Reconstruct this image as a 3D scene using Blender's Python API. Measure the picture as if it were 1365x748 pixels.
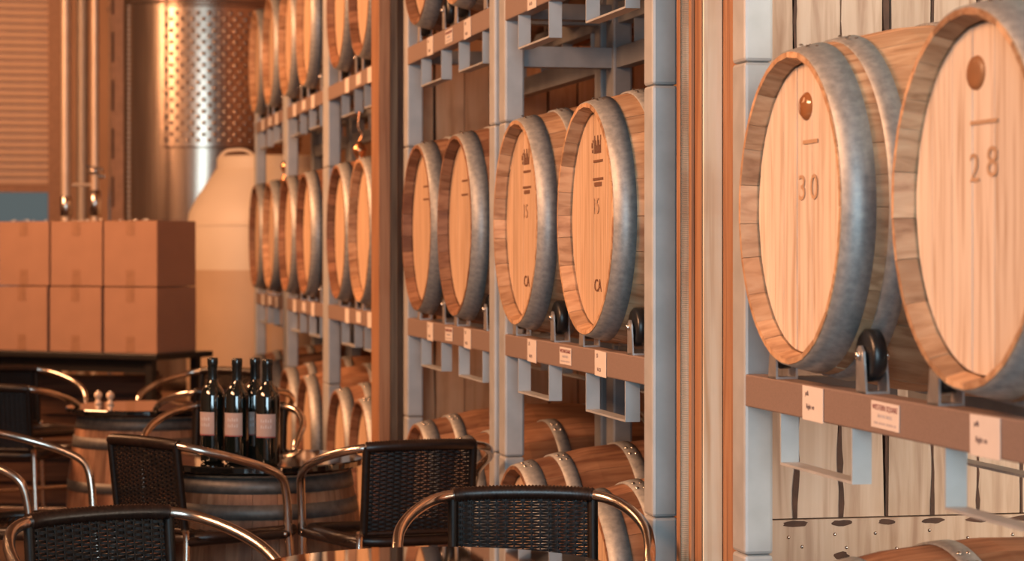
import bpy, bmesh, math, random
from mathutils import Vector, Matrix
random.seed(7)
for o in list(bpy.data.objects): bpy.data.objects.remove(o)
C = bpy.context.scene.collection
S = bpy.context.scene
PI = math.pi

# ------------------------------------------------------------------ camera
YAW = math.radians(12.23)
CH = 1.30
cd = bpy.data.cameras.new('camera'); cam = bpy.data.objects.new('camera', cd); C.objects.link(cam)
cam.location = (0, 0, CH); cam.rotation_euler = (PI/2, 0, -YAW)
cd.sensor_width = 36; cd.lens = 3150/1365*36; cd.shift_y = -41/1365; cd.clip_end = 200
cd.dof.use_dof = True; cd.dof.focus_distance = 5.3; cd.dof.aperture_fstop = 5.4
S.camera = cam
# ------------------------------------------------------------------ world, lights, exposure
S.view_settings.view_transform = 'Standard'; S.view_settings.look = 'None'
S.view_settings.gamma = 1; S.view_settings.use_curve_mapping = False
S.view_settings.exposure = -0.08
w = bpy.data.worlds.new('sky'); S.world = w; w.use_nodes = True
w.node_tree.nodes['Background'].inputs[0].default_value = (.66, .78, .78, 1)
w.node_tree.nodes['Background'].inputs[1].default_value = .17

def area(name, loc, target, sx, sy, power, col):
    l = bpy.data.lights.new(name, 'AREA'); l.shape = 'RECTANGLE'; l.size = sx; l.size_y = sy
    l.energy = power; l.color = col
    o = bpy.data.objects.new(name, l); C.objects.link(o); o.location = loc
    o.rotation_euler = (Vector(target)-Vector(loc)).to_track_quat('-Z', 'Y').to_euler()
    return o
# daylight through the tall opening behind the camera, and an added fill brightening the near planks
area('daylight_opening', (-.7, -2.5, 1.9), (1.1, 9, 1.2), 3.2, 3.2, 340, (.60, .86, 1.0))
area('side_fill_light', (3.85, 1.6, 1.9), (2.2, 5.0, 1.1), 2.6, 2.2, 220, (1, .84, .66))
# warm hall lamps shining on the racks; the last two are added fills
for loc, tg, sx, sy, pw, col in (((-2.9, 4.4, 3.4), (1.6, 5.0, 1.2), 3.0, 1.0, 172, (1, .49, .25)),
                                 ((-2.4, 10.5, 3.7), (1.5, 10.6, 1.3), 3.0, 1.0, 185, (1, .46, .21)),
                                 ((-3.4, 12.0, 3.5), (1.1, 16.4, 2.0), 1.4, 1.4, 75, (1, .50, .25)),  # added unseen fill that warms the steel tank and pipes
                                 ((-.9, 17.6, 4.3), (0.1, 20.4, 1.9), 3.0, .8, 48, (1, .47, .21))):  # added unseen fill for the far wall and roller door
    area('hall_and_fill_lamp', loc, tg, sx, sy, pw, col).data.spread = math.radians(112)
# small bare bulbs strung over the tables
for k, (bx_, by_) in enumerate(((-1.5,4.4),(-.9,4.9),(-1.6,5.6),(-.7,6.1),(-1.4,6.9),(-.6,7.4),(-1.3,8.2),(-1.7,9.4))):
    l = bpy.data.lights.new('string_bulb', 'POINT'); l.energy = 3.5; l.color = (1, .55, .28); l.shadow_soft_size = .035
    o = bpy.data.objects.new('string_bulb', l); C.objects.link(o); o.location = (bx_, by_, 3.0+.08*(k % 3))

# ------------------------------------------------------------------ helpers
def P(px, z):                       # world x, y of a place seen at image column px, depth z
    c, s = math.cos(YAW), math.sin(YAW); a = (px-682.5)/3150*z
    return (z*s + a*c, z*c - a*s)
class MB:
    def __init__(s): s.v = []; s.f = []; s.sm = []
    def add(s, vs, fs, smooth=False):
        n = len(s.v); s.v += [tuple(v) for v in vs]
        for f in fs: s.f.append(tuple(i+n for i in f)); s.sm.append(smooth)
    def box(s, x0, x1, y0, y1, z0, z1, mat=None):
        vs = [Vector(p) for p in ((x0,y0,z0),(x1,y0,z0),(x1,y1,z0),(x0,y1,z0),(x0,y0,z1),(x1,y0,z1),(x1,y1,z1),(x0,y1,z1))]
        if mat: vs = [mat @ v for v in vs]
        s.add(vs, [(0,3,2,1),(4,5,6,7),(0,1,5,4),(1,2,6,5),(2,3,7,6),(3,0,4,7)])
    def tube(s, pts, r, seg=12, closed=False, cap=True, ring_r=None):
        pts = [Vector(p) for p in pts]; n = len(pts); vs = []; fs = []
        up = None
        for i, p in enumerate(pts):
            a = pts[(i-1) % n] if (closed or i > 0) else p
            b = pts[(i+1) % n] if (closed or i < n-1) else p
            t = (b-a).normalized()
            if up is None:
                up = Vector((0,0,1)) if abs(t.z) < .9 else Vector((1,0,0))
            u = t.cross(up)
            if u.length < 1e-5: u = t.orthogonal()
            u.normalize(); w_ = u.cross(t).normalized(); up = w_
            rr = ring_r(i) if ring_r else r
            for k in range(seg):
                th = 2*PI*k/seg; vs.append(p + u*math.cos(th)*rr + w_*math.sin(th)*rr)
        m = n if closed else n-1
        for i in range(m):
            for k in range(seg):
                a = i*seg+k; b = i*seg+(k+1) % seg; c = ((i+1) % n)*seg+(k+1) % seg; d = ((i+1) % n)*seg+k
                fs.append((a,b,c,d))
        s.add(vs, fs, True)
        if cap and not closed:
            s.add(vs[:seg], [tuple(range(seg))[::-1]]); s.add(vs[-seg:], [tuple(range(seg))])
    def lathe(s, prof, seg=32, cx=0, cy=0, axis='z', a0=0, a1=2*PI, smooth=True, mat=None):
        full = abs(a1-a0-2*PI) < 1e-6; m = seg if full else seg+1; vs = []; fs = []
        for (r, z) in prof:
            for k in range(m):
                a = a0+(a1-a0)*k/seg
                v = Vector((cx+r*math.cos(a), cy+r*math.sin(a), z)) if axis == 'z' else Vector((z, r*math.sin(a), r*math.cos(a)))
                vs.append(mat @ v if mat else v)
        for i in range(len(prof)-1):
            for k in range(seg):
                k2 = (k+1) % m
                fs.append((i*m+k, i*m+k2, (i+1)*m+k2, (i+1)*m+k))
        s.add(vs, fs, smooth)
    def mesh(s, name, mat=None):
        me = bpy.data.meshes.new(name); me.from_pydata(s.v, [], s.f); me.update()
        me.polygons.foreach_set('use_smooth', s.sm)
        bm = bmesh.new(); bm.from_mesh(me); bmesh.ops.recalc_face_normals(bm, faces=bm.faces); bm.to_mesh(me); bm.free()
        if mat: me.materials.append(mat)
        return me
def bevel(me, w_, seg=2):
    bm = bmesh.new(); bm.from_mesh(me)
    bmesh.ops.bevel(bm, geom=bm.edges[:], offset=w_, segments=seg, affect='EDGES', profile=.5)
    bm.to_mesh(me); bm.free(); return me
def obj(name, me, parent=None, loc=None, rot=None, mat=None):
    if isinstance(me, MB): me = me.mesh(name, mat)
    o = bpy.data.objects.new(name, me); C.objects.link(o)
    if parent: o.parent = parent
    if loc: o.location = loc
    if rot: o.rotation_euler = rot
    return o
def tag(o, label, cat, group=None):
    o['label'] = label; o['category'] = cat
    if group: o['group'] = group
    return o
def thing(name, label, cat, loc, rz=0, group=None):
    o = bpy.data.objects.new(name, None); C.objects.link(o); o.location = loc; o.rotation_euler = (0,0,rz)
    o.empty_display_size = .1
    return tag(o, label, cat, group)
def struct(name, me, mat=None, parent=None):
    o = obj(name, me, parent, mat=mat)
    if not parent: o['kind'] = 'structure'
    return o
KIDS = {}
def copy_tree(o, parent=None, loc=None, rz=None, label=None):
    c = o.copy(); C.objects.link(c)
    if parent: c.parent = parent
    if loc: c.location = loc
    if rz is not None: c.rotation_euler = (0,0,rz)
    if label: c['label'] = label
    kids = KIDS.get(o.name)
    if kids is None: kids = [k for k in C.objects if k.parent == o]; KIDS[o.name] = kids
    for k in kids: copy_tree(k, c)
    return c
def spline(pts, n=6):
    pts = [Vector(p) for p in pts]; out = []
    for i in range(len(pts)-1):
        p0 = pts[max(i-1,0)]; p1 = pts[i]; p2 = pts[i+1]; p3 = pts[min(i+2,len(pts)-1)]
        for k in range(n):
            t = k/n
            out.append(.5*((2*p1)+(p2-p0)*t+(2*p0-5*p1+4*p2-p3)*t*t+(3*p1-p0-3*p2+p3)*t**3))
    out.append(pts[-1]); return out

# ------------------------------------------------------------------ materials
def newmat(name):
    m = bpy.data.materials.new(name); m.use_nodes = True
    return m, m.node_tree, m.node_tree.nodes, m.node_tree.links, m.node_tree.nodes['Principled BSDF']
def ramp(ns, stops):
    r = ns.new('ShaderNodeValToRGB'); e = r.color_ramp.elements
    while len(e) < len(stops): e.new(.5)
    for k, (p, c) in enumerate(stops): e[k].position = p; e[k].color = (*c, 1)
    return r
def wood(name, dark, mid, light, axis=0, fine=60, stretch=14, rough=.6, var=.25, stain=.0, stain_col=(.12,.04,.02), bump=.25, saw=0):
    m, nt, ns, ln, b = newmat(name)
    tc = ns.new('ShaderNodeTexCoord'); oi = ns.new('ShaderNodeObjectInfo')
    off = ns.new('ShaderNodeVectorMath'); off.operation = 'MULTIPLY_ADD'
    cmb = ns.new('ShaderNodeCombineXYZ')
    for i in range(3): ln.new(oi.outputs['Random'], cmb.inputs[i])
    ln.new(cmb.outputs[0], off.inputs[0]); off.inputs[1].default_value = (37, 53, 71); ln.new(tc.outputs['Object'], off.inputs[2])
    mp = ns.new('ShaderNodeMapping'); sc = [fine]*3; sc[axis] = fine/stretch; mp.inputs['Scale'].default_value = sc
    ln.new(off.outputs[0], mp.inputs[0])
    n1 = ns.new('ShaderNodeTexNoise'); n1.inputs['Scale'].default_value = 1; n1.inputs['Detail'].default_value = 4; n1.inputs['Distortion'].default_value = .6
    ln.new(mp.outputs[0], n1.inputs['Vector'])
    r = ramp(ns, [(.28, dark), (.5, mid), (.75, light)]); ln.new(n1.outputs[0], r.inputs[0])
    n2 = ns.new('ShaderNodeTexNoise'); n2.inputs['Scale'].default_value = 5; n2.inputs['Detail'].default_value = 3
    ln.new(off.outputs[0], n2.inputs['Vector'])
    r2 = ramp(ns, [(.60-.14*stain if stain else .98, (0,0,0)), (.76 if stain else 1, (1,1,1))]); ln.new(n2.outputs[0], r2.inputs[0])
    mx = ns.new('ShaderNodeMix'); mx.data_type = 'RGBA'
    mul = ns.new('ShaderNodeMath'); mul.operation = 'MULTIPLY'; mul.inputs[1].default_value = min(1, stain)
    ln.new(r2.outputs[0], mul.inputs[0]); ln.new(mul.outputs[0], mx.inputs[0])
    ln.new(r.outputs[0], mx.inputs[6]); mx.inputs[7].default_value = (*stain_col, 1)
    hs = ns.new('ShaderNodeHueSaturation'); mr = ns.new('ShaderNodeMapRange')
    mr.inputs['To Min'].default_value = 1-var; mr.inputs['To Max'].default_value = 1+var*.6
    ln.new(oi.outputs['Random'], mr.inputs[0]); ln.new(mr.outputs[0], hs.inputs['Value']); ln.new(mx.outputs[2], hs.inputs['Color'])
    ln.new(hs.outputs[0], b.inputs['Base Color']); b.inputs['Roughness'].default_value = rough
    b.inputs['Specular IOR Level'].default_value = .3
    bp = ns.new('ShaderNodeBump'); bp.inputs['Strength'].default_value = bump; bp.inputs['Distance'].default_value = .002
    hsrc = n1.outputs[0]
    if saw:
        wv = ns.new('ShaderNodeTexWave'); wv.bands_direction = 'Z'; wv.inputs['Scale'].default_value = saw; wv.inputs['Distortion'].default_value = 1.5
        ln.new(tc.outputs['Object'], wv.inputs['Vector'])
        ad = ns.new('ShaderNodeMath'); ad.operation = 'ADD'; ln.new(n1.outputs[0], ad.inputs[0]); ln.new(wv.outputs[1], ad.inputs[1]); hsrc = ad.outputs[0]
        bp.inputs['Distance'].default_value = .003
    ln.new(hsrc, bp.inputs['Height']); ln.new(bp.outputs[0], b.inputs['Normal'])
    return m
def steel(name, c0, c1, metal, r0, r1, scale=40, stretch=(1,1,1), bump=0, var=.08):
    m, nt, ns, ln, b = newmat(name)
    tc = ns.new('ShaderNodeTexCoord'); mp = ns.new('ShaderNodeMapping'); mp.inputs['Scale'].default_value = stretch
    ln.new(tc.outputs['Object'], mp.inputs[0])
    n = ns.new('ShaderNodeTexNoise'); n.inputs['Scale'].default_value = scale; n.inputs['Detail'].default_value = 5
    ln.new(mp.outputs[0], n.inputs['Vector'])
    r = ramp(ns, [(.3, c0), (.7, c1)]); ln.new(n.outputs[0], r.inputs[0])
    oi = ns.new('ShaderNodeObjectInfo'); hs = ns.new('ShaderNodeHueSaturation'); mr = ns.new('ShaderNodeMapRange')
    mr.inputs['To Min'].default_value = 1-var; mr.inputs['To Max'].default_value = 1+var
    ln.new(oi.outputs['Random'], mr.inputs[0]); ln.new(mr.outputs[0], hs.inputs['Value']); ln.new(r.outputs[0], hs.inputs['Color'])
    ln.new(hs.outputs[0], b.inputs['Base Color'])
    m2 = ns.new('ShaderNodeMapRange'); m2.inputs['To Min'].default_value = r0; m2.inputs['To Max'].default_value = r1
    ln.new(n.outputs[0], m2.inputs[0]); ln.new(m2.outputs[0], b.inputs['Roughness'])
    b.inputs['Metallic'].default_value = metal
    if bump:
        bp = ns.new('ShaderNodeBump'); bp.inputs['Strength'].default_value = bump; bp.inputs['Distance'].default_value = .002
        ln.new(n.outputs[0], bp.inputs['Height']); ln.new(bp.outputs[0], b.inputs['Normal'])
    return m
def plain(name, col, rough=.6, metal=0, coat=0, spec=.5, noise=.12, scale=25):
    m, nt, ns, ln, b = newmat(name)
    tc = ns.new('ShaderNodeTexCoord'); n = ns.new('ShaderNodeTexNoise'); n.inputs['Scale'].default_value = scale; n.inputs['Detail'].default_value = 3
    ln.new(tc.outputs['Object'], n.inputs['Vector'])
    r = ramp(ns, [(.3, tuple(c*(1-noise) for c in col)), (.7, tuple(min(1, c*(1+noise)) for c in col))]); ln.new(n.outputs[0], r.inputs[0])
    ln.new(r.outputs[0], b.inputs['Base Color']); b.inputs['Roughness'].default_value = rough; b.inputs['Metallic'].default_value = metal
    b.inputs['Coat Weight'].default_value = coat; b.inputs['Specular IOR Level'].default_value = spec
    return m
M = {}
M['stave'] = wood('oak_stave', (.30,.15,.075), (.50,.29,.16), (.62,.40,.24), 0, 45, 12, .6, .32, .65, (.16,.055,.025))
M['stave_dark'] = wood('oak_stave_stained_dim', (.17,.075,.04), (.29,.145,.08), (.37,.20,.115), 0, 45, 12, .6, .35, .9, (.10,.03,.015))  # wine-stained oak; also paints the dimmer light on the barrel tables
M['head'] = wood('oak_head', (.44,.28,.17), (.57,.39,.255), (.64,.46,.32), 2, 70, 16, .55, .10, .12, (.42,.24,.12), .15)
M['head_daylit'] = wood('daylit_oak_head', (.46,.33,.235), (.65,.53,.425), (.71,.60,.49), 2, 60, 16, .55, .08, .15, (.48,.30,.17), .15)  # daylight on the nearest heads put into a paler oak colour
M['burn'] = plain('burnt_wood', (.16,.07,.035), .8)
M['stain'] = plain('stained_wood', (.27,.12,.05), .45)
M['hoop'] = steel('galvanised_hoop', (.27,.28,.28), (.42,.42,.41), .5, .46, .6, 70, (1,1,1), .1)
M['hoop_dark'] = steel('dark_hoop', (.09,.085,.08), (.15,.14,.13), .5, .45, .6, 50)
M['rivet'] = plain('rivet_steel', (.75,.72,.68), .25, 1)
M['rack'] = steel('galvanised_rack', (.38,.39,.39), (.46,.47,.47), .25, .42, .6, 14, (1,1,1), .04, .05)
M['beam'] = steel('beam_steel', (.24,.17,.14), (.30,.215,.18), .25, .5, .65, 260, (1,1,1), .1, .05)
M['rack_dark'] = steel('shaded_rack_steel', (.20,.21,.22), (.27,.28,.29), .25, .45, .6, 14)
M['rubber'] = plain('black_rubber', (.012,.012,.013), .35)
M['bracket'] = steel('bracket_steel', (.55,.52,.50), (.7,.67,.64), .8, .3, .45, 30)
M['tag'] = plain('white_paper', (.64,.57,.52), .7, noise=.03)
M['ink'] = plain('dark_ink', (.12,.07,.07), .7)
M['redink'] = plain('red_ink', (.22,.05,.05), .7)
M['greyink'] = plain('grey_ink', (.45,.40,.40), .7)
M['plank'] = wood('pale_plank', (.42,.28,.20), (.60,.45,.34), (.68,.54,.43), 2, 40, 14, .75, .10, .35, (.40,.24,.13), .2)
M['plank2'] = wood('brightened_red_plank', (.62,.32,.16), (.78,.45,.25), (.84,.53,.32), 2, 40, 14, .75, .12, .4, (.28,.11,.05), .2)  # reddish wood, brightened in place of warm light the racks block
M['sap'] = plain('dark_stain', (.075,.032,.018), .7, noise=.4)
M['gapdark'] = plain('dark_backing', (.06,.028,.017), .9)
M['fir'] = wood('rough_fir', (.34,.19,.10), (.60,.43,.28), (.72,.56,.40), 2, 55, 22, .75, .1, .7, (.28,.10,.04), .5, 70)
M['firred'] = wood('red_fir', (.20,.09,.045), (.33,.16,.08), (.40,.22,.12), 2, 60, 24, .55, .1, .3, (.25,.08,.03), .3)
M['pine'] = wood('pale_pine', (.62,.42,.24), (.82,.70,.50), (.88,.79,.62), 2, 40, 24, .7, .05, .5, (.58,.36,.20), .2)
M['aged'] = wood('dark_fir', (.16,.06,.03), (.27,.11,.05), (.36,.17,.08), 2, 55, 22, .6, .1, .6, (.10,.035,.02), .3)
M['chrome'] = steel('brushed_aluminium', (.62,.52,.45), (.74,.64,.56), 1, .18, .28, 40)
M['wicker'] = steel('dark_wicker', (.005,.0035,.003), (.013,.008,.006), 0, .38, .55, 90, (1,1,1), .2)
for k_ in ('wicker',): M[k_].node_tree.nodes['Principled BSDF'].inputs['Specular IOR Level'].default_value = .22
M['wrap'] = steel('dark_wicker_wrap', (.009,.005,.004), (.024,.012,.008), 0, .30, .42, 90, (1,1,1), .2)
M['glasstop'] = plain('black_glass', (.006,.006,.006), .035, 0, 1, .8, 0)
M['blackmetal'] = plain('black_metal', (.012,.010,.009), .4)
M['bottle'] = plain('dark_bottle_glass', (.004,.006,.005), .06, 0, 1, .8, 0)
M['capsule'] = plain('black_capsule', (.008,.010,.010), .22, .0, .5)
M['label'] = plain('pink_label', (.36,.265,.235), .7, noise=.05)
M['carton'] = plain('cardboard', (.31,.165,.10), .85, noise=.05, scale=8)
M['cartonedge'] = plain('cardboard_edge', (.30,.13,.06), .9)
M['tape'] = plain('packing_tape', (.27,.14,.08), .45)
M['clear'] = plain('crumpled_clear_tape', (.85,.80,.74), .12, .3)
M['stainless'] = steel('stainless', (.58,.44,.34), (.68,.53,.42), .85, .20, .28, 3, (14,14,.6))
M['pipe'] = steel('stainless_pipe', (.60,.45,.33), (.70,.55,.42), .5, .45, .55, 10)
M['poly'] = plain('cream_poly', (.80,.66,.50), .5, noise=.03, scale=4)
M['polywet'] = plain('cream_poly_filled', (.62,.43,.28), .5, noise=.05, scale=4)
M['slat'] = plain('roller_slat', (.56,.36,.24), .5, noise=.05, scale=6)
M['frame'] = plain('brown_frame', (.36,.19,.11), .6)
M['wall'] = plain('brown_wall', (.46,.26,.16), .9, noise=.1, scale=2)
M['ceil'] = plain('dark_ceiling', (.20,.13,.09), .9)
M['floor'] = plain('concrete_floor', (.07,.038,.026), .55, noise=.25, scale=3)
M['copper'] = plain('copper_fitting', (.60,.28,.14), .25, .9)
M['ground'] = plain('outside_ground', (.35,.36,.35), .9)

# ------------------------------------------------------------------ room shell
CEIL = 4.6; XL, XR, YB, YF = -5.0, 3.9, -2.6, 20.4
m = MB(); m.box(XL-.2, XR+.2, YB-.2, YF+.3, -.1, 0); struct('floor', m, M['floor'])
m = MB(); m.box(XL-.2, XR+.2, YB-.2, YF+.3, CEIL, CEIL+.1); struct('ceiling', m, M['ceil'])
m = MB(); m.box(XL-.2, XL, YB-.2, YF+.3, 0, CEIL); struct('wall_left', m, M['wall'])
m = MB(); m.box(XR, XR+.2, YB-.2, .3, 0, CEIL); m.box(XR, XR+.2, 2.9, YF+.3, 0, CEIL); m.box(XR, XR+.2, .3, 2.9, 0, .8); m.box(XR, XR+.2, .3, 2.9, 3.0, CEIL); struct('wall_right', m, M['wall'])
m = MB()
m.box(.467, XR, YF, YF+.2, 0, CEIL); m.box(XL, -2.6, YF, YF+.2, 0, CEIL); m.box(-2.6, .467, YF, YF+.2, 3.7, CEIL)
struct('wall_far', m, M['wall'])
m = MB()
m.box(XL, -2.4, YB-.2, YB, 0, CEIL); m.box(1.0, XR, YB-.2, YB, 0, CEIL); m.box(-2.4, 1.0, YB-.2, YB, 3.55, CEIL)
struct('wall_back', m, M['wall'])
m = MB(); m.box(-12, 12, YF+.3, YF+30, -.12, -.02); struct('ground_outside', m, M['ground'])
# roller door, part raised
door = struct('door_1', (lambda q: (q.box(.40, .52, YF-.12, YF, 0, 3.8), q.box(-2.72, -2.6, YF-.12, YF, 0, 3.8), q)[-1])(MB()), M['frame'])
sl = MB()
prof = [(0,0),(.010,.006),(.014,.02),(.014,.038),(.010,.052),(0,.058)]
vs = []
for x in (-2.6, .40):
    vs += [(x, -a, b) for a, b in prof] + [(x, .008, .058), (x, .008, 0)]
n = 8; sl.add(vs, [tuple([i, (i+1) % n, n+(i+1) % n, n+i]) for i in range(n)] + [tuple(range(n)), tuple(range(n, 2*n))[::-1]])
slm = sl.mesh('slat', M['slat'])
for k in range(30): obj('slat', slm, door, (0, YF-.05, 1.84+k*.062))
q = MB(); q.box(-2.6, .40, YF-.075, YF-.03, 1.785, 1.84); obj('bottom_rail', q, door, mat=M['frame'])

# ------------------------------------------------------------------ barrels
def rprof(x, c, Rh, Rb): return Rb-(Rb-Rh)*((x-c)/c)**2
def barrel_parts(L, c, Rh, Rb, n, hoops, seed):
    rnd = random.Random(seed); T = .026; base = 2*PI/n
    q = MB(); rows = 8; h = base/2*.985; vs = []
    for i in range(rows):
        x = (0, .030, L*.22, L*.42, L*.62, L*.82, L-.030, L)[i]; r = rprof(x, c, Rh, Rb)
        ri = r-T if i not in (0, rows-1) else r-.009
        for a, rr in ((-h, r), (0, r), (h, r), (h, ri), (-h, ri)): vs.append((x, rr*math.sin(a), rr*math.cos(a)))
    fs = []
    for i in range(rows-1):
        for k in range(5): fs.append((i*5+k, i*5+(k+1) % 5, (i+1)*5+(k+1) % 5, (i+1)*5+k))
    fs += [(0,1,2,3,4), tuple((rows-1)*5+k for k in (4,3,2,1,0))]
    q.add(vs, fs)
    stave = q.mesh('stave', M['stave'])
    # widths of the staves, drawn unequal
    ws = [rnd.uniform(.75, 1.25) for _ in range(n)]; t = sum(ws); ang = []; a = 0
    for w_ in ws: d = 2*PI*w_/t; ang.append((a+d/2, d/base)); a += d
    hm = []
    for (x0, x1) in hoops:
        q = MB(); r0, r1 = rprof(x0, c, Rh, Rb), rprof(x1, c, Rh, Rb); xm = (x0+x1)/2; rm = rprof(xm, c, Rh, Rb)
        q.lathe([(r0-.002, x0), (r0+.0022, x0), (rm+.0026, xm), (r1+.0022, x1), (r1-.002, x1)], 72, axis='x'); hm.append(q.mesh('hoop', M['hoop']))
    # head boards
    R = Rh-T*.80; xs = [-R]; k = 7
    wid = [rnd.uniform(.8, 1.2) for _ in range(k)]; tt = sum(wid)
    for w_ in wid: xs.append(xs[-1]+2*R*w_/tt)
    xs[-1] = R; boards = []
    for i in range(k):
        y0, y1 = xs[i]+.0006, xs[i+1]-.0006; pts = []
        ys = [y0+(y1-y0)*j/5 for j in range(6)]
        for y in ys: pts.append((y, math.sqrt(max(0, R*R-y*y))))
        for y in reversed(ys): pts.append((y, -math.sqrt(max(0, R*R-y*y))))
        q = MB(); nn = len(pts); off = rnd.uniform(0, .0012)
        q.add([(.034+off, a_, b_) for a_, b_ in pts]+[(.054, a_, b_) for a_, b_ in pts],
              [tuple(range(nn)), tuple(range(nn, 2*nn))[::-1]]+[(j, (j+1) % nn, nn+(j+1) % nn, nn+j) for j in range(nn)])
        boards.append(q.mesh('head_board', M['head']))
    return stave, ang, hm, boards
rv = MB()
for dy in (-.009, .009):
    rv.lathe([(0, .0035), (.003, .003), (.0045, 0)], 8, cx=0, cy=dy)
rivet_me = rv.mesh('rivet', M['rivet'])
def build_barrel(root, parts, mat, c, Rh, Rb, hoops, L, back=True, rivet=True, stave_mat=None, head_mat=None, hoop_mat=None):
    stave, ang, hm, boards = parts
    if stave_mat: stave = stave.copy(); stave.materials.clear(); stave.materials.append(stave_mat)
    def swap(me, mt):
        if mt: me = me.copy(); me.materials.clear(); me.materials.append(mt)
        return me
    hm = [swap(h, hoop_mat) for h in hm]; boards = [swap(b, head_mat) for b in boards]
    for a, s in ang:
        o = obj('stave', stave, root); o.matrix_basis = mat @ Matrix.Rotation(a, 4, 'X') @ Matrix.Diagonal((1, s, 1, 1))
    for h, (x0, x1) in zip(hm, hoops):
        o = obj('hoop', h, root); o.matrix_basis = mat.copy()
        if rivet:
            xm = (x0+x1)/2; rm = rprof(xm, c, Rh, Rb)+.0026
            for da in (-.05, .07):
                v = obj('rivet', rivet_me, o); v.matrix_basis = Matrix.Rotation(.12+x0*.6+da, 4, 'X') @ Matrix.Translation((xm, 0, rm)) @ Matrix.Rotation(PI/2, 4, 'Z')
    for b in boards:
        o = obj('head_board', b, root); o.matrix_basis = mat.copy()
    if back:
        q = MB(); R = Rh-.022
        q.lathe([(0, L-.03), (R, L-.03), (R, L-.055), (0, L-.055)], 40, axis='x', smooth=False)
        o = obj('back_head', q, root, mat=M['head']); o.matrix_basis = mat.copy()
BL, BC, RH, RB = .93, .465, .284, .352
def sym(hs): return hs+[(BL-b, BL-a) for a, b in hs[::-1]]
HA = sym([(.002, .058), (.080, .118), (.262, .300)]); HB = sym([(.002, .054), (.105, .143), (.290, .328)])
protos = []
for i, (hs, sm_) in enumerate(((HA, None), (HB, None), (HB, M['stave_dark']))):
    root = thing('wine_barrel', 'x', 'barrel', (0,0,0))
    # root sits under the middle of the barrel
    build_barrel(root, barrel_parts(BL, BC, RH, RB, 26, hs, 3+i), Matrix.Translation((-BL/2, 0, RB)), BC, RH, RB, hs, BL, stave_mat=sm_, head_mat=M['head_daylit'] if i == 0 else None)
    protos.append(root)
used = [False]*3
D = 1.451
Z_MID = CH+.076; STEP = .985
BAYS = [  # near end, far end, barrel centres (near, far), phrase
    ('R', 3.085, 4.504, (3.298, 4.10), 'the rack right of the pale timber column'),
    ('2', 5.262, 6.795, (5.63, 6.43), 'the rack just left of the pale timber column'),
    ('3', 7.024, 8.497, (7.33, 8.025), 'the rack just right of the dark timber column'),
    ('4', 9.02, 10.63, (9.36, 10.02), 'the rack just left of the dark timber column'),
    ('5', 10.80, 12.19, (11.12, 11.86), 'the second rack left of the dark column'),
    ('6', 12.36, 13.70, (12.62, 13.33), 'the farthest rack, beside the cream tank')]
ROWS = {'bottom': Z_MID-STEP+.022, 'middle': Z_MID, 'top': Z_MID+STEP}
GRP = {'bottom': 'oak barrels in the bottom row', 'middle': 'oak barrels in the middle row', 'top': 'oak barrels in the top row'}
placed = {}
rb = random.Random(5)
for (bn, ya, yb, cs, ph) in BAYS:
    for row in ('bottom', 'middle', 'top'):
        if row == 'top' and bn == 'R': continue
        for j, yc in enumerate(cs):
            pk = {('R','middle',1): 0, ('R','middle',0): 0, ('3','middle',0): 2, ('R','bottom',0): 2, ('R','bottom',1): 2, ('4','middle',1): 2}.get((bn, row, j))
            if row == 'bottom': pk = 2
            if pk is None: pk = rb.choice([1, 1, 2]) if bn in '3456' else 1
            lab = '%s oak barrel, %s row, on %s' % ('right-hand' if j == 0 else 'left-hand', row, ph)
            if (bn, row) == ('R', 'middle'): lab = 'big daylit oak barrel with 30 on its head, galvanised hoops' if j else 'nearest oak barrel with 28 on its head, cut by the right edge'
            loc = (1.400+BL/2, yc, ROWS[row]-RB)
            if not used[pk]: o = protos[pk]; used[pk] = True; o.location = loc; o['label'] = lab
            else: o = copy_tree(protos[pk], loc=loc, label=lab)
            o['group'] = GRP[row]
            placed[(bn, row, j)] = o

# burnt marks on the heads (local frame of a barrel: head plane x = -BL/2 + .034, centre height RB)
def text_mesh(txt, size, name, mat, ext=.0004, space=1.0):
    cu = bpy.data.curves.new(name, 'FONT'); cu.body = txt; cu.size = size; cu.extrude = ext; cu.align_x = 'CENTER'; cu.align_y = 'CENTER'
    cu.resolution_u = 3; cu.space_character = space
    t = bpy.data.objects.new(name, cu); C.objects.link(t)
    dg = bpy.context.evaluated_depsgraph_get(); dg.update()
    me = bpy.data.meshes.new_from_object(t.evaluated_get(dg)); me.name = name; me.materials.clear(); me.materials.append(mat)
    bpy.data.objects.remove(t); bpy.data.curves.remove(cu); return me
# text frame: local x of the lettering runs toward the viewer (-Y), up stays Z, facing -X
TF = Matrix(((0,0,-1,0),(-1,0,0,0),(0,1,0,0),(0,0,0,1)))
HX = -BL/2+.0335
def mark(b, name, me, dy, dz, sx=1, sy=1):
    o = obj(name, me, b); o.matrix_basis = Matrix.Translation((HX, -dy, RB+dz)) @ TF @ Matrix.Diagonal((sx, sy, 1, 1)); return o
def ring_text(txt, size, b, dy, dz, nm='burnt_number', mat=None, sx=1, sy=1, ext=.0004):
    return mark(b, nm, text_mesh(txt, size, nm, mat or M['stainlt'], ext), dy, dz, sx, sy)
M['stainlt'] = plain('light_burn', (.44,.27,.16), .7)
M['glaze'] = plain('glazed_bung', (.30,.12,.045), .12, 0, .8)
def bung(b, r, dy, dz, mat, dome):
    q = MB(); q.lathe([(0, .004+dome), (r*.6, .0035+dome*.7), (r*.92, .002), (r, -.003)], 28)
    o = obj('head_bung', q, b, mat=mat); o.matrix_basis = Matrix.Translation((HX, -dy, RB+dz)) @ TF @ Matrix.Diagonal((1.25, 1, 1, 1)); o['label'] = 'round brown bung set in the head'
b30 = placed[('R','middle',1)]; b28 = placed[('R','middle',0)]
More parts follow.
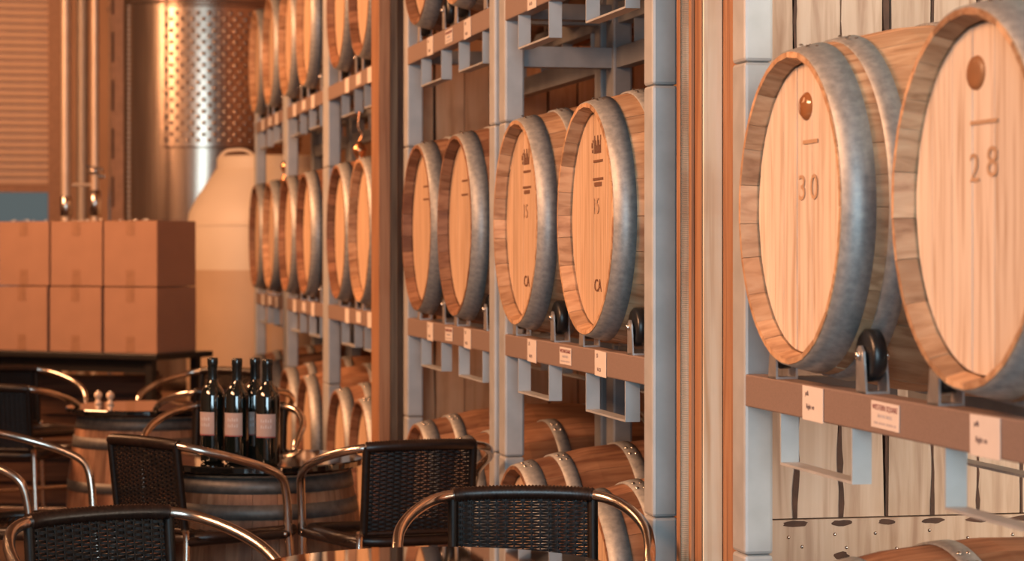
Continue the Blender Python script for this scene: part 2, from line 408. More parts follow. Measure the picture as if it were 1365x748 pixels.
ring_text('3', .066, b30, -.010, .035, sx=1.35); ring_text('0', .066, b30, .055, .035, sx=1.35)
bung(b30, .027, .010, .185, M['glaze'], .006)
ring_text('2', .062, b28, -.030, .045, sx=1.25); ring_text('8', .066, b28, .035, .052, sx=1.35)
bung(b28, .027, -.025, .190, M['stain'], 0)
def bar(b, dy, dz, wy, wz, mat=None):
    q = MB(); q.box(-wy/2, wy/2, -wz/2, wz/2, -.0004, .0006); o = obj('burnt_line', q, b, mat=mat or M['stainlt']); o.matrix_basis = Matrix.Translation((HX, -dy, RB+dz)) @ TF
bar(b30, .035, .120, .08, .007); bar(b28, .005, .115, .10, .006)
for j in (0, 1):
    b = placed[('2','middle',j)]; dk = M['burn']
    q = MB()
    for k in range(7): q.box(-.034+k*.010, -.030+k*.010+.001*(k % 2), -.024, .020-.012*(k % 3), -.0004, .0006)
    q.box(-.062, -.050, -.010, .003, -.0004, .0006); q.box(-.052, -.044, .004, .010, -.0004, .0006); q.box(-.056, -.046, -.022, -.014, -.0004, .0006)
    mark(b, 'burnt_emblem', q.mesh('burnt_emblem', dk), 0.01, .185)
    bar(b, .012, .142, .09, .006, dk); bar(b, .012, .098, .10, .006, dk); bar(b, .012, .085, .07, .010, dk)
    ring_text('15', .055, b, -.01, .030, mat=M['stainlt'], sx=1.2); ring_text('CA', .044, b, .01, -.165, mat=dk, sx=1.2); 
for key in (('3','middle',0), ('3','middle',1)):
    b = placed[key]; bar(b, .012, .142, .09, .006, M['burn']); bar(b, .012, .098, .10, .006, M['burn'])

# ------------------------------------------------------------------ steel racks
def bx(name, root, a, mat, bev=0, org=(0,0,0)):
    q = MB(); q.box(a[0]-org[0], a[1]-org[0], a[2]-org[1], a[3]-org[1], a[4]-org[2], a[5]-org[2]); me = q.mesh(name, mat)
    if bev: bevel(me, bev, 2)
    return obj(name, me, root)
wheel = MB(); wheel.lathe([(0,-.014),(.016,-.014),(.020,-.011),(.040,-.014),(.046,-.009),(.046,.009),(.040,.014),(.020,.011),(.016,.014),(0,.014)], 28, axis='x')
wheel_me = wheel.mesh('wheel', M['rubber'])
def arm_mesh(h, lean):
    q = MB()
    for x in (-.022, .018):
        vs = [(x,-.024,0),(x,.024,0),(x,.017+lean,h-.01),(x,lean+.006,h),(x,lean-.006,h),(x,-.017+lean,h-.01)]
        n = 6; q.add(vs+[(a+.004,b,c) for a,b,c in vs], [tuple(range(n)), tuple(range(n,2*n))[::-1]]+[(i,(i+1)%n,n+(i+1)%n,n+i) for i in range(n)])
    q.box(-.022, .022, -.024, .024, 0, .004)
    return q.mesh('roller_bracket', M['bracket'])
bolt = MB(); bolt.lathe([(0,-.030),(.006,-.030),(.0075,-.027),(.0075,-.024),(.004,-.024),(.004,.026),(.0075,.026),(.0075,.030),(0,.030)], 10, axis='x'); bolt_me = bolt.mesh('axle_bolt', M['rivet'])
ARMS = {k: arm_mesh(*k) for k in ((.082,.006),(.082,-.006),(.062,.006),(.062,-.006))}
logo = text_mesh('WESTERN SQUARE', .0135, 'logo_text', M['redink'], .0002)
logo2 = text_mesh('INDUSTRIES', .0085, 'small_text', M['greyink'], .0002, 1.5)
hand1 = text_mesh('pdk', .013, 'handwriting', M['ink'], .0002); hand2 = text_mesh('Right on', .013, 'handwriting', M['ink'], .0002)
hand3 = text_mesh('LD', .014, 'handwriting', M['ink'], .0002); hand4 = text_mesh('V6 CH', .013, 'handwriting', M['ink'], .0002)
lines = MB()
for k in range(9): lines.box(-.05+k*.0115, -.05+k*.0115+.009-.003*(k % 3 == 1), -.002, .002, -.0002, .0002)
lines_me = lines.mesh('small_print', M['greyink'])
tag_me = MB(); tag_me.box(-.056, .056, -.0315, .0315, 0, .0008); tag_me = bevel(tag_me.mesh('paper_tag', M['tag']), .0003, 1)
lab_me = MB(); lab_me.box(-.064, .064, -.0225, .0225, 0, .0008); lab_me = lab_me.mesh('maker_label', M['tag'])
JOINT = {'bottom': (0.002, .690), 'middle': (.691, 1.675), 'top': (1.676, 2.66)}
BT = {'bottom': 1.052-STEP, 'middle': 1.052, 'top': 1.052+STEP}
XB = 1.78
for (bn, ya, yb, cs, ph) in BAYS:
    for row in ('bottom', 'middle', 'top'):
        z0, z1 = JOINT[row]; bt = BT[row]
        lab = {'bottom': 'lowest', 'middle': 'middle', 'top': 'upper'}[row]+' steel frame of '+ph
        t = thing('barrel_rack', lab, 'rack', (D, (ya+yb)/2, z0), 0, 'stacked steel barrel racks')
        og = (D, (ya+yb)/2, z0)
        for (yp0, yp1) in ((ya-.077, ya), (yb, yb+.085)):
            bx('post', t, (D, D+.060, yp0, yp1, z0, z1), M['rack'], .007, og)
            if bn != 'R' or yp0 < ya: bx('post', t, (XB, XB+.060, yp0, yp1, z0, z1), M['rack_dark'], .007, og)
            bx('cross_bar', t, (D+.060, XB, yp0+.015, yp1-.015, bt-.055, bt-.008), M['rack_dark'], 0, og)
            if row == 'top' and bn == '2': bx('cross_bar', t, (D+.060, XB, yp0+.015, yp1-.015, z0+.165, z0+.225), M['rack_dark'], 0, og)
        if row == 'top' and bn != 'R': bx('rear_brace', t, (XB+.01, XB+.05, ya, yb, z0+.165, z0+.225), M['rack_dark'], 0, og)
        bx('front_beam', t, (D+.001, D+.045, ya, yb, bt-.064, bt), M['beam'], .003, og)
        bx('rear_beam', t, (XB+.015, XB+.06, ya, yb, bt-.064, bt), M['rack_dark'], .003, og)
        for yc in cs:
            if row != 'bottom':
                for X0 in (D+.003, XB+.018):
                    q = MB(); zz = bt-.064-.098; a, b_ = yc-.195, yc+.195
                    for box_ in ((X0, X0+.036, a, a+.005, zz, bt-.064), (X0, X0+.036, b_-.005, b_, zz, bt-.064), (X0, X0+.036, a+.005, b_-.005, zz, zz+.005)):
                        q.box(box_[0]-og[0], box_[1]-og[0], box_[2]-og[1], box_[3]-og[1], box_[4]-og[2], box_[5]-og[2])
                    obj('fork_pocket', q, t, mat=M['rack'])
            for s in (-1, 1):
                for (X0, dy, zc, hh) in ((D+.024, .24, 1.117-1.376, .082), (XB+.037, .28, 1.098-1.376, .062)):
                    o = obj('roller_bracket', ARMS[(hh, -.006*s)], t, (X0-og[0], yc+s*dy-og[1], bt-og[2]))
                    zr = (ROWS[row] + zc) - bt
                    obj('wheel', wheel_me, o, (0, -.006*s, zr)); obj('axle_bolt', bolt_me, o, (0, -.006*s, zr))
        if row != 'bottom':
            for i, yt in enumerate((cs[1], (cs[0]+cs[1])/2+(.04 if bn == 'R' else 0), cs[0]+.03)):
                if i == 1:
                    o = obj('maker_label', lab_me, t)
                    if bn in 'R23':
                        for me_, dz in ((logo, .012), (logo2, -.002), (lines_me, -.014)): e = obj(me_.name.split('.')[0], me_, o, (0, dz, .0012))
                    dz = -.031; dx = 0
                else:
                    o = obj('paper_tag', tag_me, t); dz = -.034
                    if bn in 'R23':
                        a_, b_ = (hand1, hand2) if bn == 'R' else (hand3, hand4)
                        obj('handwriting', a_, o, (-.03, .018, .0012)); obj('handwriting', b_, o, (-.012, -.006 if bn == 'R' else -.016, .0012))
                o.matrix_basis = Matrix.Translation((D-.0002-og[0], yt-og[1], bt+dz-og[2])) @ TF @ Matrix.Rotation(random.uniform(-.02, .02), 4, 'Z')

# ------------------------------------------------------------------ timber partitions and columns
def wavy_plank(X0, X1, Y0, T, z0, z1, seed):
    r = random.Random(seed); q = MB(); n = 12; vs = []
    e0 = e1 = 0; ks = []
    for i in range(n+1):
        e0 = max(0, min(.013, e0+r.uniform(-.005,.005))); e1 = max(0, min(.010, e1+r.uniform(-.005,.005)))
        z = z0+(z1-z0)*i/n
        ks.append((X0+.0015+e0, X1-.0015-e1, z))
    for a, b, z in ks: vs += [(a, Y0, z), (b, Y0, z), (b, Y0+T, z), (a, Y0+T, z)]
    fs = [(0,1,2,3), tuple(n*4+k for k in (3,2,1,0))]
    for i in range(n):
        for k in range(4): fs.append((i*4+k, i*4+(k+1) % 4, (i+1)*4+(k+1) % 4, (i+1)*4+k))
    q.add(vs, fs); return q
def partition(nm, Y, xs, x_end, pmat, zr, ztop, phrase, seed, near):
    back = MB(); back.box(xs[0]-.02, x_end, Y+.024, Y+.034, 0.001, ztop)
    t = obj(nm, back, mat=M['gapdark']); t['kind'] = 'structure'
    n = 0
    while xs[-1] < x_end-.11: xs.append(xs[-1]+.1075)
    xs.append(x_end)
    for i in range(len(xs)-1):
        obj('plank', wavy_plank(xs[i], xs[i+1], Y+random.uniform(0,.003), .019, zr+.003, ztop, seed+i), t, mat=pmat)
    q = MB(); q.box(xs[0], x_end, Y-.004, Y+.022, zr-.235, zr); obj('rail', q, t, mat=M['plank'])
    q = MB(); q.box(xs[0], x_end, Y-.002, Y+.022, .002, zr-.240); obj('skirt_board', q, t, mat=pmat)
    r = random.Random(seed)
    if near:
        for i in range(1, 8):
            for (dx, dz) in ((-.018, -.04), (.02, -.06)):
                k = MB(); k.lathe([(0,.003),(.003,.0025),(.0045,0)], 8); o = obj('nail', k, t, (xs[i]+dx+r.uniform(-.01,.01), Y-.004, zr+dz+r.uniform(-.01,.01)), (PI/2,0,0), M['rivet'])
        # dark sap stains where the planks meet, on the planks and the rail
        for i in range(1, 9):
            q = MB(); z = ztop-.1
            def blob(cx, cz, w_, h_, y=Y-.0046):
                n_ = 14; vs = [(cx+math.cos(2*PI*k/n_)*w_*r.uniform(.75,1.15), y, cz+math.sin(2*PI*k/n_)*h_*r.uniform(.75,1.15)) for k in range(n_)]
                q.add(vs+[(a, b+.0005, c) for a, b, c in vs], [tuple(range(n_))])
            def streak(cx, za, zb, w_):
                n_ = max(4, int((zb-za)/.03)); L_ = []; wl = wr = w_*.5
                for k in range(n_+1):
                    wl = min(w_, max(.001, wl+r.uniform(-.45,.45)*w_)); wr = min(w_, max(.001, wr+r.uniform(-.45,.45)*w_)); f = min(1, 3*(n_-k+.4)/n_)
                    L_.append((cx-wl*f, cx+wr*f, za+(zb-za)*k/n_))
                for k in range(n_):
                    a_, b_ = L_[k], L_[k+1]
                    q.add([(a_[0],Y-.0006,a_[2]),(a_[1],Y-.0006,a_[2]),(b_[1],Y-.0006,b_[2]),(b_[0],Y-.0006,b_[2])], [(0,1,2,3)])
            blob(xs[i], zr-.009, .018+.014*r.random(), .007)
            streak(xs[i], zr+.003, zr+r.uniform(.15,.42), r.choice([.004,.009,.012]))
            if i % 2: blob(xs[i], zr-.082, .018, .009); streak(xs[i], zr-.2, zr-.09, .006)
            for _ in range(2):
                za = zr+r.uniform(.6,1.2); streak(xs[i], za, za+r.uniform(.15,.4), .007)
            o = obj('sap_stain', q, t, mat=M['sap'])
    return t
partition('wall_partition_near', 4.965, [1.515,1.612,1.717,1.822,1.928,2.038,2.146,2.253], 3.85, M['plank'], .704, 2.9, '', 11, True)
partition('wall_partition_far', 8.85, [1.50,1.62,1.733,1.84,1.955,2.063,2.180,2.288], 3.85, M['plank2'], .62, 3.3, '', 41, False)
def column(label, boards, org):
    t = thing('timber_column', label, 'column', org)
    for nm, (x0, x1, y0, y1), mt in boards:
        q = MB(); q.box(x0-org[0], x1-org[0], y0-org[1], y1-org[1], 0, CEIL-.002-org[2]); obj(nm, bevel(q.mesh(nm, mt), .0015, 1), t)
    return t
column('pale rough-sawn timber column of several boards beside the barrel numbered 30',
    [('edge_strip', (1.449, 1.4525, 4.960, 4.985), M['firred']), ('rough_board', (1.453, 1.4785, 4.962, 4.985), M['fir']), ('narrow_board', (1.4795, 1.4835, 4.900, 4.961), M['firred']),
     ('red_strip', (1.470, 1.4785, 4.945, 4.9615), M['firred']),
     ('pine_board', (1.484, 1.5275, 4.898, 4.961), M['pine']),
     ('red_board', (1.529, 1.56, 4.70, 4.961), M['firred'])], (1.48, 4.96, .001))
column('dark reddish timber column halfway down the row of racks',
    [('aisle_board', (1.366, 1.408, 8.62, 8.80), M['firred']), ('middle_board', (1.4095, 1.444, 8.66, 8.80), M['firred']),
     ('dark_board', (1.4455, 1.485, 8.70, 8.80), M['aged'])], (1.42, 8.72, .001))

# ------------------------------------------------------------------ bistro chairs
def make_chair():
    t = thing('bistro_chair', 'x', 'chair', (0,0,0), 0, 'wicker bistro chairs around the barrel tables')
    R = .0125
    side = [(0,-.225,.750),(.08,-.223,.749),(.155,-.212,.745),(.205,-.180,.735),(.245,-.110,.715),(.268,-.03,.690),(.272,.04,.664),(.270,.078,.640),(.266,.094,.610),(.262,.104,.56),(.258,.112,.48),(.250,.140,.25),(.240,.172,.012)]
    full = [(-x, y, z) for x, y, z in side[::-1]][:-1]+side
    q = MB(); q.tube(spline(full, 5), R, 12); o = obj('frame', q, t, mat=M['chrome'])
    for s in (-1, 1):
        q = MB(); q.tube(spline([(s*.172,-.196,.505),(s*.173,-.190,.47),(s*.185,-.205,.30),(s*.215,-.245,.012)], 5), .0105, 10); obj('rear_leg', q, t, mat=M['chrome'])
        q = MB(); q.tube([(s*.172,-.190,.470),(s*.258,.112,.478)], .014, 10); obj('side_rail', q, t, mat=M['wrap'])
        q = MB(); q.tube([(s*.20,-.222,.19),(s*.248,.143,.23)], .008, 8); obj('stretcher', q, t, mat=M['chrome'])
        q = MB(); q.lathe([(0,.02),(.016,.018),(.017,0),(.0125,0)], 12, cx=s*.240, cy=.172); obj('foot_cap', q, t, mat=M['rubber'])
        q = MB(); q.lathe([(0,.012),(.006,.010),(.008,.004),(.008,0),(0,0)], 10); obj('bolt', q, t, (s*.233,.205,.478), (0, s*PI/2, 0), M['chrome'])
        q = MB(); q.lathe([(0,.012),(.006,.010),(.008,.004),(.008,0),(0,0)], 10); obj('bolt', q, t, (s*.262,.100,.478), (PI/2, 0, 0), M['chrome'])
    for y, z in ((.143,.23),(-.222,.19)):
        q = MB(); q.tube([(-.248 if y > 0 else -.2, y, z),(.248 if y > 0 else .2, y, z)], .008, 8); obj('stretcher', q, t, mat=M['chrome'])
    # wrapped top rail: ridged coil
    raw = [p for p in spline(full, 40) if abs(p.x) <= .160 and p.z > .72]; arc = [raw[0]]
    for p in raw:
        if (p-arc[-1]).length >= .0034: arc.append(p)
    q = MB(); q.tube(arc, .016, 12, ring_r=lambda i: .0145+.0032*(i % 2)); obj('wrapped_rail', q, t, mat=M['wrap'])
    # back weave
    q = MB(); W = .158; z_top, z_bot = .742, .505; nst = 38; n = 32
    def back_y(x, z): return -.224+.33*x*x+(.742-z)*.13*(1)
    for k in range(nst):
        z = z_bot+(z_top-z_bot)*(k+.5)/nst; hh = .0029; vs = []
        for i in range(n+1):
            x = -W+2*W*i/n; y = back_y(x, z)+.0035*math.sin(PI*(i*.5+.5+k)); vs += [(x, y, z-hh), (x, y, z+hh)]
        q.add(vs, [(2*i, 2*i+2, 2*i+3, 2*i+1) for i in range(n)], True)
    o = obj('back_weave', q, t, mat=M['wicker']); o['kind'] = 'stuff'
    q = MB()
    for i in range(17):
        x = -W+2*W*i/16; q.tube([(x, back_y(x, z_top), z_top+.006), (x, back_y(x, .62), .62), (x, back_y(x, z_bot), z_bot-.004)], .0022 if i % 16 else .012, 8)
    o = obj('back_ribs', q, t, mat=M['wicker']); o['kind'] = 'stuff'
    q = MB(); q.tube([(x, back_y(x, z_bot), z_bot-.004) for x in (-W, -.08, 0, .08, W)], .008, 8); obj('bottom_rail', q, t, mat=M['wrap'])
    # seat
    rim = []
    for a in range(28):
        th = 2*PI*a/28; c, s = math.cos(th), math.sin(th)
        x = .220*math.copysign(abs(c)**.5, c); y = .01+.195*math.copysign(abs(s)**.5, s); x *= 1+.10*(y/.2)
        rim.append((x, y, .480+.004*math.cos(th*2)))
    q = MB(); q.tube(rim, .016, 10, closed=True); obj('seat_rim', q, t, mat=M['wrap'])
    q = MB()
    for k in range(42):
        y = -.175+.37*(k+.5)/42; vs = []; n = 24
        for i in range(n+1):
            x = (-.205+.41*i/n); z = .482-.012*math.cos(PI*x/.42)*1+.003*math.sin(PI*(i*.5+.5+k)); vs += [(x, y-.0036, z), (x, y+.0036, z)]
        q.add(vs, [(2*i, 2*i+2, 2*i+3, 2*i+1) for i in range(n)], True)
    o = obj('seat_weave', q, t, mat=M['wicker']); o['kind'] = 'stuff'
    return t
CHAIRS = [  # column of back centre, depth, facing (clockwise from the view direction), label
    (697, 5.36, 180, 'wicker bistro chair facing the camera across the front black table'),
    (562, 6.66, -20, 'wicker bistro chair drawn up right of the table with bottles, back to the camera'),
    (187, 6.79, 45, 'wicker bistro chair drawn up left of the table with bottles, turned away right'),
    (130, 4.92, 145, 'nearest wicker bistro chair at the bottom left, only its top in frame'),
    (-57.5, 7.09, 100, 'bistro chair at the left edge showing two bare tube arms and its seat front'),
    (322, 8.40, 188, 'bistro chair facing the camera right behind the wine bottles'),
    (315, 9.25, -18, 'bistro chair standing farther behind the wine bottles, its back to the camera'),
    (306, 10.75, 215, 'farthest bistro chair, behind the second barrel table on its right'),
    (4, 10.9, 145, 'bistro chair at the left edge beyond the second barrel table'),
    (-14, 9.42, 10, 'dark wicker chair back at the left edge in front of the second barrel table')]
proto = make_chair()
for i, (px, z, ang, lab) in enumerate(CHAIRS):
    x, y = P(px, z); h = YAW+math.radians(ang); fx, fy = math.sin(h), math.cos(h)
    loc = (x+.225*fx, y+.225*fy, 0)
    if i: copy_tree(proto, loc=loc, rz=-h, label=lab)
for i, (px, z, ang, lab) in enumerate(CHAIRS[:1]):
    x, y = P(px, z); h = YAW+math.radians(ang)
    proto.location = (x+.225*math.sin(h), y+.225*math.cos(h), 0); proto.rotation_euler = (0,0,-h); proto['label'] = lab

# ------------------------------------------------------------------ barrel tables
TH = .66; tL = .625; TC, TRh, TRb = .46, .284, .335
THO = [(.006,.052),(.084,.128),(.262,.302),(.53,.57)]
tparts = barrel_parts(tL, TC, TRh, TRb, 26, THO, 21)
def round_top(r, t):
    q = MB(); q.lathe([(0,0),(r-.004,0)], 72, smooth=False); q.lathe([(r-.004,0),(r,.004),(r,t-.004),(r-.003,t)], 72, smooth=False); q.lathe([(r-.003,t),(0,t)], 72, smooth=False); me = q.mesh('table_top', M['glasstop']); return me
def barrel_table(px, z, r, label):
    x, y = P(px, z); t = thing('barrel_table', label, 'table', (x, y, 0), .3, 'barrel tables with black glass tops')
    M0 = Matrix.Translation((0,0,.005+tL)) @ Matrix.Rotation(PI/2, 4, 'Y')
    build_barrel(t, tparts, M0, TC, TRh, TRb, THO, tL, back=False, stave_mat=M['stave_dark'], hoop_mat=M['hoop_dark'])
    obj('table_top', round_top(r, .022), t, (0,0,TH-.022)); q = MB(); q.lathe([(0,0),(.25,0),(.25,.008),(0,.008)], 32); obj('mounting_plate', q, t, (0,0,TH-.030), mat=M['blackmetal'])
    return t
barrel_table(343, 7.27, .325, 'barrel table with a black glass top carrying four wine bottles')
barrel_table(198, 9.70, .335, 'farther barrel table with the two little shakers, on the left')
# front table, one pedestal
x, y = P(575, 4.425); t = thing('pedestal_table', 'round glossy black table top at the bottom edge, chair tucked behind it', 'table', (x, y, 0))
obj('table_top', round_top(.352, .02), t, (0,0,.68))
q = MB(); q.lathe([(.0,0),(.22,0),(.22,.012),(.04,.03),(.03,.05),(.03,.655),(.12,.672),(.12,.68),(0,.68)], 32); obj('pedestal', q, t, mat=M['blackmetal'])

# ------------------------------------------------------------------ bottles
def make_bottle(label):
    t = thing('wine_bottle', label, 'bottle', (0,0,0), 0, 'wine bottles on the barrel table')
    q = MB(); pr = [(0,.006),(.028,.0),(.0345,.003),(.037,.010),(.0372,.19),(.0362,.204),(.032,.218),(.024,.230),(.0175,.240),(.0148,.252),(.0140,.29),(.0140,.312),(0,.312)]
    q.lathe(pr, 40); obj('glass_body', q, t, mat=M['bottle'])
    q = MB(); q.lathe([(.0152,.250),(.0150,.292),(.0160,.294),(.0160,.312),(.0145,.315),(0,.315)], 32); obj('capsule', q, t, mat=M['capsule'])
    q = MB(); q.lathe([(.0376,.085),(.0378,.086),(.0378,.152),(.0376,.153)], 20, a0=-PI/2-1.0, a1=-PI/2+.75)
    l = obj('label', q, t, mat=M['label'])
    q = MB()
    for k in range(5):
        for j in range(2): q.lathe([(.0380,.128-j*.018),(.0380,.128-j*.018+.010-(k % 2)*.003)], 2, a0=-PI/2-.5+k*.19, a1=-PI/2-.5+k*.19+.10)
    o = obj('label_lettering', q, l, mat=M['greyink'])
    q = MB(); q.lathe([(.0380,.083),(.0380,.0865)], 16, a0=-PI/2-1.0, a1=-PI/2+.75); obj('red_band', q, l, mat=M['redink'])
    return t
BOT = [(283.5, 7.12, -.5, 'dark wine bottle with a pink label, leftmost of the four'),
       (316, 7.08, -.2, 'dark wine bottle with a pink label, second of the four from the left'),
       (340, 7.13, -.35, 'dark wine bottle with a pink label, third from the left, partly hidden'),
       (356.5, 7.03, .05, 'dark wine bottle with a pink label, rightmost and nearest of the four')]
b0 = make_bottle('x')
for i, (px, z, rz, lab) in enumerate(BOT[1:]):
    x, y = P(px, z); copy_tree(b0, loc=(x, y, TH), rz=-YAW+rz, label=lab)
x, y = P(BOT[0][0], BOT[0][1]); b0.location = (x, y, TH); b0.rotation_euler = (0,0,-YAW+BOT[0][2]); b0['label'] = BOT[0][3]
# shakers on the second barrel table
for px, z, tilt, lab in ((131, 9.78, 0, 'small pale shaker, left one of the pair on the farther barrel table'), (147, 9.74, 0, 'small pale shaker, right one of the pair on the farther barrel table')):
    x, y = P(px, z); t = thing('shaker', lab, 'shaker', (x, y, TH), 0, 'shakers on the farther barrel table')
    q = MB(); q.lathe([(0,0),(.014,0),(.016,.004),(.012,.014),(.008,.020),(.013,.028),(.0175,.036),(.016,.046),(.010,.052),(0,.054)], 16); obj('body', q, t, mat=plain('pale_ceramic', (.78,.55,.38), .2, 0, .6))
    q = MB(); q.lathe([(.008,.0505),(.0085,.055),(.005,.058),(0,.0585)], 12); obj('cap', q, t, mat=M['rivet'])

# ------------------------------------------------------------------ cartons on a black table
cz = 11.9; RZ = -YAW-math.radians(28)
cx0, cy0 = P(210, cz); Fr = Matrix.Translation((cx0, cy0, 0)) @ Matrix.Rotation(RZ, 4, 'Z')
CW, CD, CHh = .340, .34, .338; TZ = .775
t = thing('display_table', 'long black table carrying the stacked cartons', 'table', (cx0, cy0, 0), RZ)
q = MB(); q.box(-1.45, .03, -.05, .44, TZ-.03, TZ); obj('table_top', bevel(q.mesh('table_top', M['blackmetal']), .004), t)
for lx in (-1.28, -.04):
    for ly in (.0, .38):
        q = MB(); q.box(lx-.02, lx+.02, ly-.02, ly+.02, .001, TZ-.03); obj('leg', q, t, mat=M['blackmetal'])
q = MB(); q.box(-1.26, -.06, .0, .02, TZ-.10, TZ-.03); obj('apron', q, t, mat=M['blackmetal'])
def make_carton():
    t = thing('carton', 'x', 'box', (0,0,0), 0, 'plain brown cartons')
    w_, d, h = CW-.006, CD-.006, CHh-.004
    q = MB(); q.box(-w_/2, w_/2, 0, d, 0, h-.004); obj('body', bevel(q.mesh('body', M['carton']), .003), t)
    for y0, y1, dz in ((.002, d/2-.001, 0), (d/2+.001, d-.002, .0006)):
        q = MB(); q.box(-w_/2+.002, w_/2-.002, y0, y1, h-.0035, h+dz-.0005); obj('flap', q, t, mat=M['carton'])
    for za, zb in ((h-.075, h-.002), (.002, .085)):
        q = MB(); q.box(-.027, .027, -.0008, .0004, za, zb); obj('tape', q, t, mat=M['tape'])
    return t
col_names = ['right', 'middle', 'left']
cart0 = make_carton(); first = True
def put(lx, ly, z, lab, rz=0, mirror=False):
    global first
    p = Fr @ Vector((lx, ly, z))
    if first: first = False; cart0.location = p; cart0.rotation_euler = (0,0,RZ+rz); cart0['label'] = lab; return cart0
    return copy_tree(cart0, loc=p, rz=RZ+rz, label=lab)
for lev in (0, 1):
    for i in range(3):
        o = put(-CW*(i+.5)-(.004 if lev else .010)*i, .0, TZ+CHh*lev+.0005, '%s brown carton of the %s layer stacked on the black table' % (col_names[i], ('lower', 'upper')[lev]), random.uniform(-.008,.008))
        if lev:
            r = random.Random(i+9)
            q = MB()
            for k in range(9):
                a, b = r.uniform(-.14,.14), r.uniform(-.002,.05); s = r.uniform(.004,.010)
                vs = [(a+r.uniform(-s,s)*1.6, b+r.uniform(-s,s)*.5, CHh-.004+r.uniform(.0,.012)) for _ in range(5)]
                q.add(vs, [(0,1,2),(0,2,3),(0,3,4),(1,3,2)])
            e = obj('loose_tape', q, o, mat=M['clear']); e['kind'] = 'stuff'
put(-.30, .10, .001, 'brown carton on the floor under the right end of the black table', .1)
M['crate'] = wood('dark_crate_wood', (.06,.028,.016), (.11,.05,.028), (.15,.075,.04), 0, 40, 14, .8)
def crate(px, z, w_, h, d, lab):  # crates added to keep the area below the carton table dark
    x, y = P(px, z); t = thing('filler_crate', lab, 'crate', (x, y, .001), -YAW, 'added dark slatted crates')
    for sx in (-w_/2, w_/2-.03):
        for sy in (0, d-.03):
            q = MB(); q.box(sx, sx+.03, sy, sy+.03, 0, h); obj('corner_post', q, t, mat=M['crate'])
    n_ = int(h/.095)
    for k in range(n_):
        z0 = .01+k*(h-.01)/n_; z1 = z0+(h-.01)/n_-.022
        for y0 in (-.014, d+.001):
            q = MB(); q.box(-w_/2, w_/2, y0, y0+.013, z0, z1); obj('slat', q, t, mat=M['crate'])
        for x0 in (-w_/2-.014, w_/2+.001):
            q = MB(); q.box(x0, x0+.013, 0, d, z0, z1); obj('slat', q, t, mat=M['crate'])
    q = MB(); q.box(-w_/2+.031, w_/2-.031, .002, d-.002, 0.02, h*.9); obj('lining', q, t, mat=M['gapdark'])
crate(62, 11.05, .50, .43, .35, 'added dark slatted crate on the floor in front of the black table')
crate(128, 12.55, .58, .64, .32, 'added taller dark slatted crate standing behind the pair of shakers')
crate(-6, 12.6, .55, .66, .32, 'added dark slatted crate at the left edge beyond the chairs')

# ------------------------------------------------------------------ cream tank, steel tank, pipes
x, y = P(362, 14.6)
t = thing('poly_tank', 'cream plastic tank with sloping shoulders and visible fill level', 'tank', (x, y, 0))
q = MB(); q.lathe([(.515,.86),(.52,1.18),(.52,1.45),(.505,1.53),(.46,1.62),(.40,1.71),(.345,1.79),(.335,1.80),(.335,1.86),(.325,1.875),(0,1.88)], 56); obj('upper_shell', q, t, mat=M['poly'])
q = MB(); q.lathe([(0,.0),(.50,.0),(.52,.03),(.52,1.178)], 56); obj('filled_shell', q, t, mat=M['polywet'])
q = MB(); q.tube(spline([(-.32,-.05,1.87),(-.28,-.08,1.905),(-.18,-.12,1.91),(-.12,-.14,1.875)],5), .010, 8); obj('handle', q, t, mat=M['poly'])
for z in (.5, 1.45):
    q = MB(); q.lathe([(.519,z-.012),(.524,z-.006),(.524,z+.006),(.519,z+.012)], 56); obj('rib', q, t, mat=M['poly'] if z > 1 else M['polywet'])
x, y = P(272, 16.4)
t = thing('steel_tank', 'tall stainless steel wine tank with a dimpled cooling jacket', 'tank', (x, y, 0))
TR = .655
q = MB(); q.lathe([(0,.35),(TR*.9,.35),(TR,.42),(TR,.44),(TR,3.66),(TR,3.7),(TR*.9,3.8),(0,3.95)], 96); obj('shell', q, t, mat=M['stainless'])
q = MB(); a0, a1 = -PI/2-.30-YAW, PI/2
q.lathe([(TR,1.98),(TR+.014,1.985),(TR+.014,1.99),(TR+.014,2.92),(TR+.014,2.93),(TR,2.935)], 80, a0=a0, a1=a1); jk = obj('cooling_jacket', q, t, mat=M['stainless'])
q = MB(); z = 2.03; row = 0
while z < 2.91:
    a = a0+.05+(.052 if row % 2 else 0)
    while a < a1-1.0:
        c_, s_ = math.cos(a), math.sin(a)
        mt = Matrix.Translation(((TR+.013)*c_, (TR+.013)*s_, z)) @ Vector((c_, s_, 0)).to_track_quat('Z', 'Y').to_matrix().to_4x4()
        q.lathe([(.018,-.001),(.013,.005),(.006,.008),(0,.0085)], 7, mat=mt); a += .108
    z += .0385*1.0; row += 1
e = obj('dimples', q, jk, mat=M['stainless']); e['kind'] = 'stuff'
q = MB(); q.lathe([(TR+.001,2.945),(TR+.016,2.95),(TR+.016,2.965),(TR+.001,2.97)], 96); obj('band', q, t, mat=M['stainless'])
q = MB()
for k in range(60): 
    a = -PI/2-.74-YAW; q.box(-.008,.008,-.008,.008,-.012,.012, Matrix.Translation(((TR+.004)*math.cos(a), (TR+.004)*math.sin(a), 1.0+k*.033)))
obj('seam_strip', q, t, mat=M['pipe'])
for k in range(4):
    a = PI/4+k*PI/2; q = MB(); q.tube([(.5*math.cos(a),.5*math.sin(a),.0),(.5*math.cos(a),.5*math.sin(a),.38)], .035, 12); obj('leg', q, t, mat=M['pipe'])
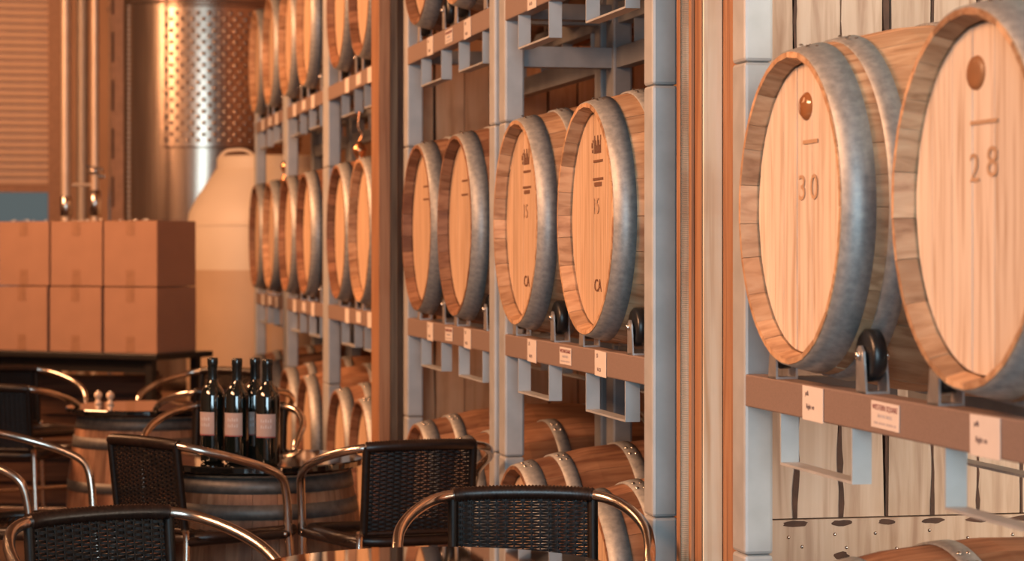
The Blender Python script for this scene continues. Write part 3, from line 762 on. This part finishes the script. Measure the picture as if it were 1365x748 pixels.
# slotted upright beside the tank
def upright(px, z, wpx, top, bot, label, name='upright', mat='pipe', dz=.0, kind='box'):
    x, y = P(px, z); r = wpx/3150*z/2
    t = thing(name, label, name.replace('_', ' '), (x, y, bot), -YAW)
    return t, r
x, y = P(157, 15.4)
t = thing('slotted_post', 'brown slotted upright against the left of the steel tank', 'post', (x, y, 0), -YAW)
q = MB(); q.box(-.040,.04,-.02,.02,0,3.6); obj('post', q, t, mat=M['frame'])
for k in range(14):
    q = MB(); q.box(-.036,-.022,-.024,-.019,.95+k*.32*.98,.95+k*.32*.98+.20)
    if .95+k*.3136+.2 < 3.5: obj('slot', q, t, mat=M['sap'])
def pipe(px, z, wpx, zb, zt, lab, fit=()):
    x, y = P(px, z); r = wpx/3150*z/2
    t = thing('steel_pipe', lab, 'pipe', (x, y, 0), -YAW, 'upright pipes beside the roller door')
    q = MB(); q.tube([(0,0,zb),(0,0,zt)], r, 20); obj('pipe_run', q, t, mat=M['pipe'])
    for (z0, z1, rr) in fit:
        q = MB(); q.lathe([(r,z0),(rr,z0+.006),(rr,z1-.006),(r,z1)], 20); obj('coupling', q, t, mat=M['chrome'])
    q = MB(); q.lathe([(r,0),(r*2.2,0),(r*2.2,.015),(r,.015)], 20); obj('foot_flange', q, t, mat=M['pipe'])
    return t, r
pipe(88, 14.2, 13, 0, 4.55, 'thick pale upright pipe nearest the roller door', ((1.50,1.62,.034),))
t2, r2 = pipe(127, 14.2, 11, 0, 4.55, 'thinner upright pipe with a valve left of the steel tank', ((1.50,1.66,.034),(1.755,1.79,.05)))
q = MB(); q.tube([(0,-.001,1.74),(.055,-.001,1.74)], .012, 12); obj('valve_body', q, t2, mat=M['chrome'])
q = MB(); q.tube([(-.06,-.0,1.69),(-.14,-.0,1.69)], .010, 12); q.tube([(-.06,0,1.69),(0,0,1.69)], .010, 12); obj('side_branch', q, t2, mat=M['pipe'])
q = MB(); q.tube([(-.05,-.03,1.80),(.05,-.03,1.785)], .008, 10); obj('valve_lever', q, t2, mat=M['chrome'])
pipe(110, 16.5, 16, 0, 4.55, 'broad dull pipe behind the two pale pipes')

# ------------------------------------------------------------------ odds and ends in the far racks
def fitting(x, y, z, s, lab):
    t = thing('hanging_fitting', lab, 'fitting', (x, y, z))
    q = MB(); q.lathe([(0,-.10),(.020,-.10),(.030,-.085),(.022,-.06),(.012,-.045),(.026,-.02),(.030,.0),(.016,.02),(.008,.03)], 14); obj('copper_body', q, t, mat=M['copper'])
    q = MB(); q.tube(spline([(0,0,.03),(.01,0,.06),(-.006,0,.09),(0,0,s)], 5), .005, 8); obj('hook', q, t, mat=M['copper'])
    q = MB(); q.box(-.028,.018,-.02,.02,-.17,-.115); q.tube([(0,0,-.115),(0,0,-.10)], .006, 8); obj('copper_tag', q, t, mat=M['copper'])
fitting(1.46, 9.72, 1.72, .154, 'small copper fitting hanging between the two barrels left of the dark column')
fitting(1.46, 12.30, 1.74, .134, 'small dark copper fitting hanging among the farthest middle row barrels')
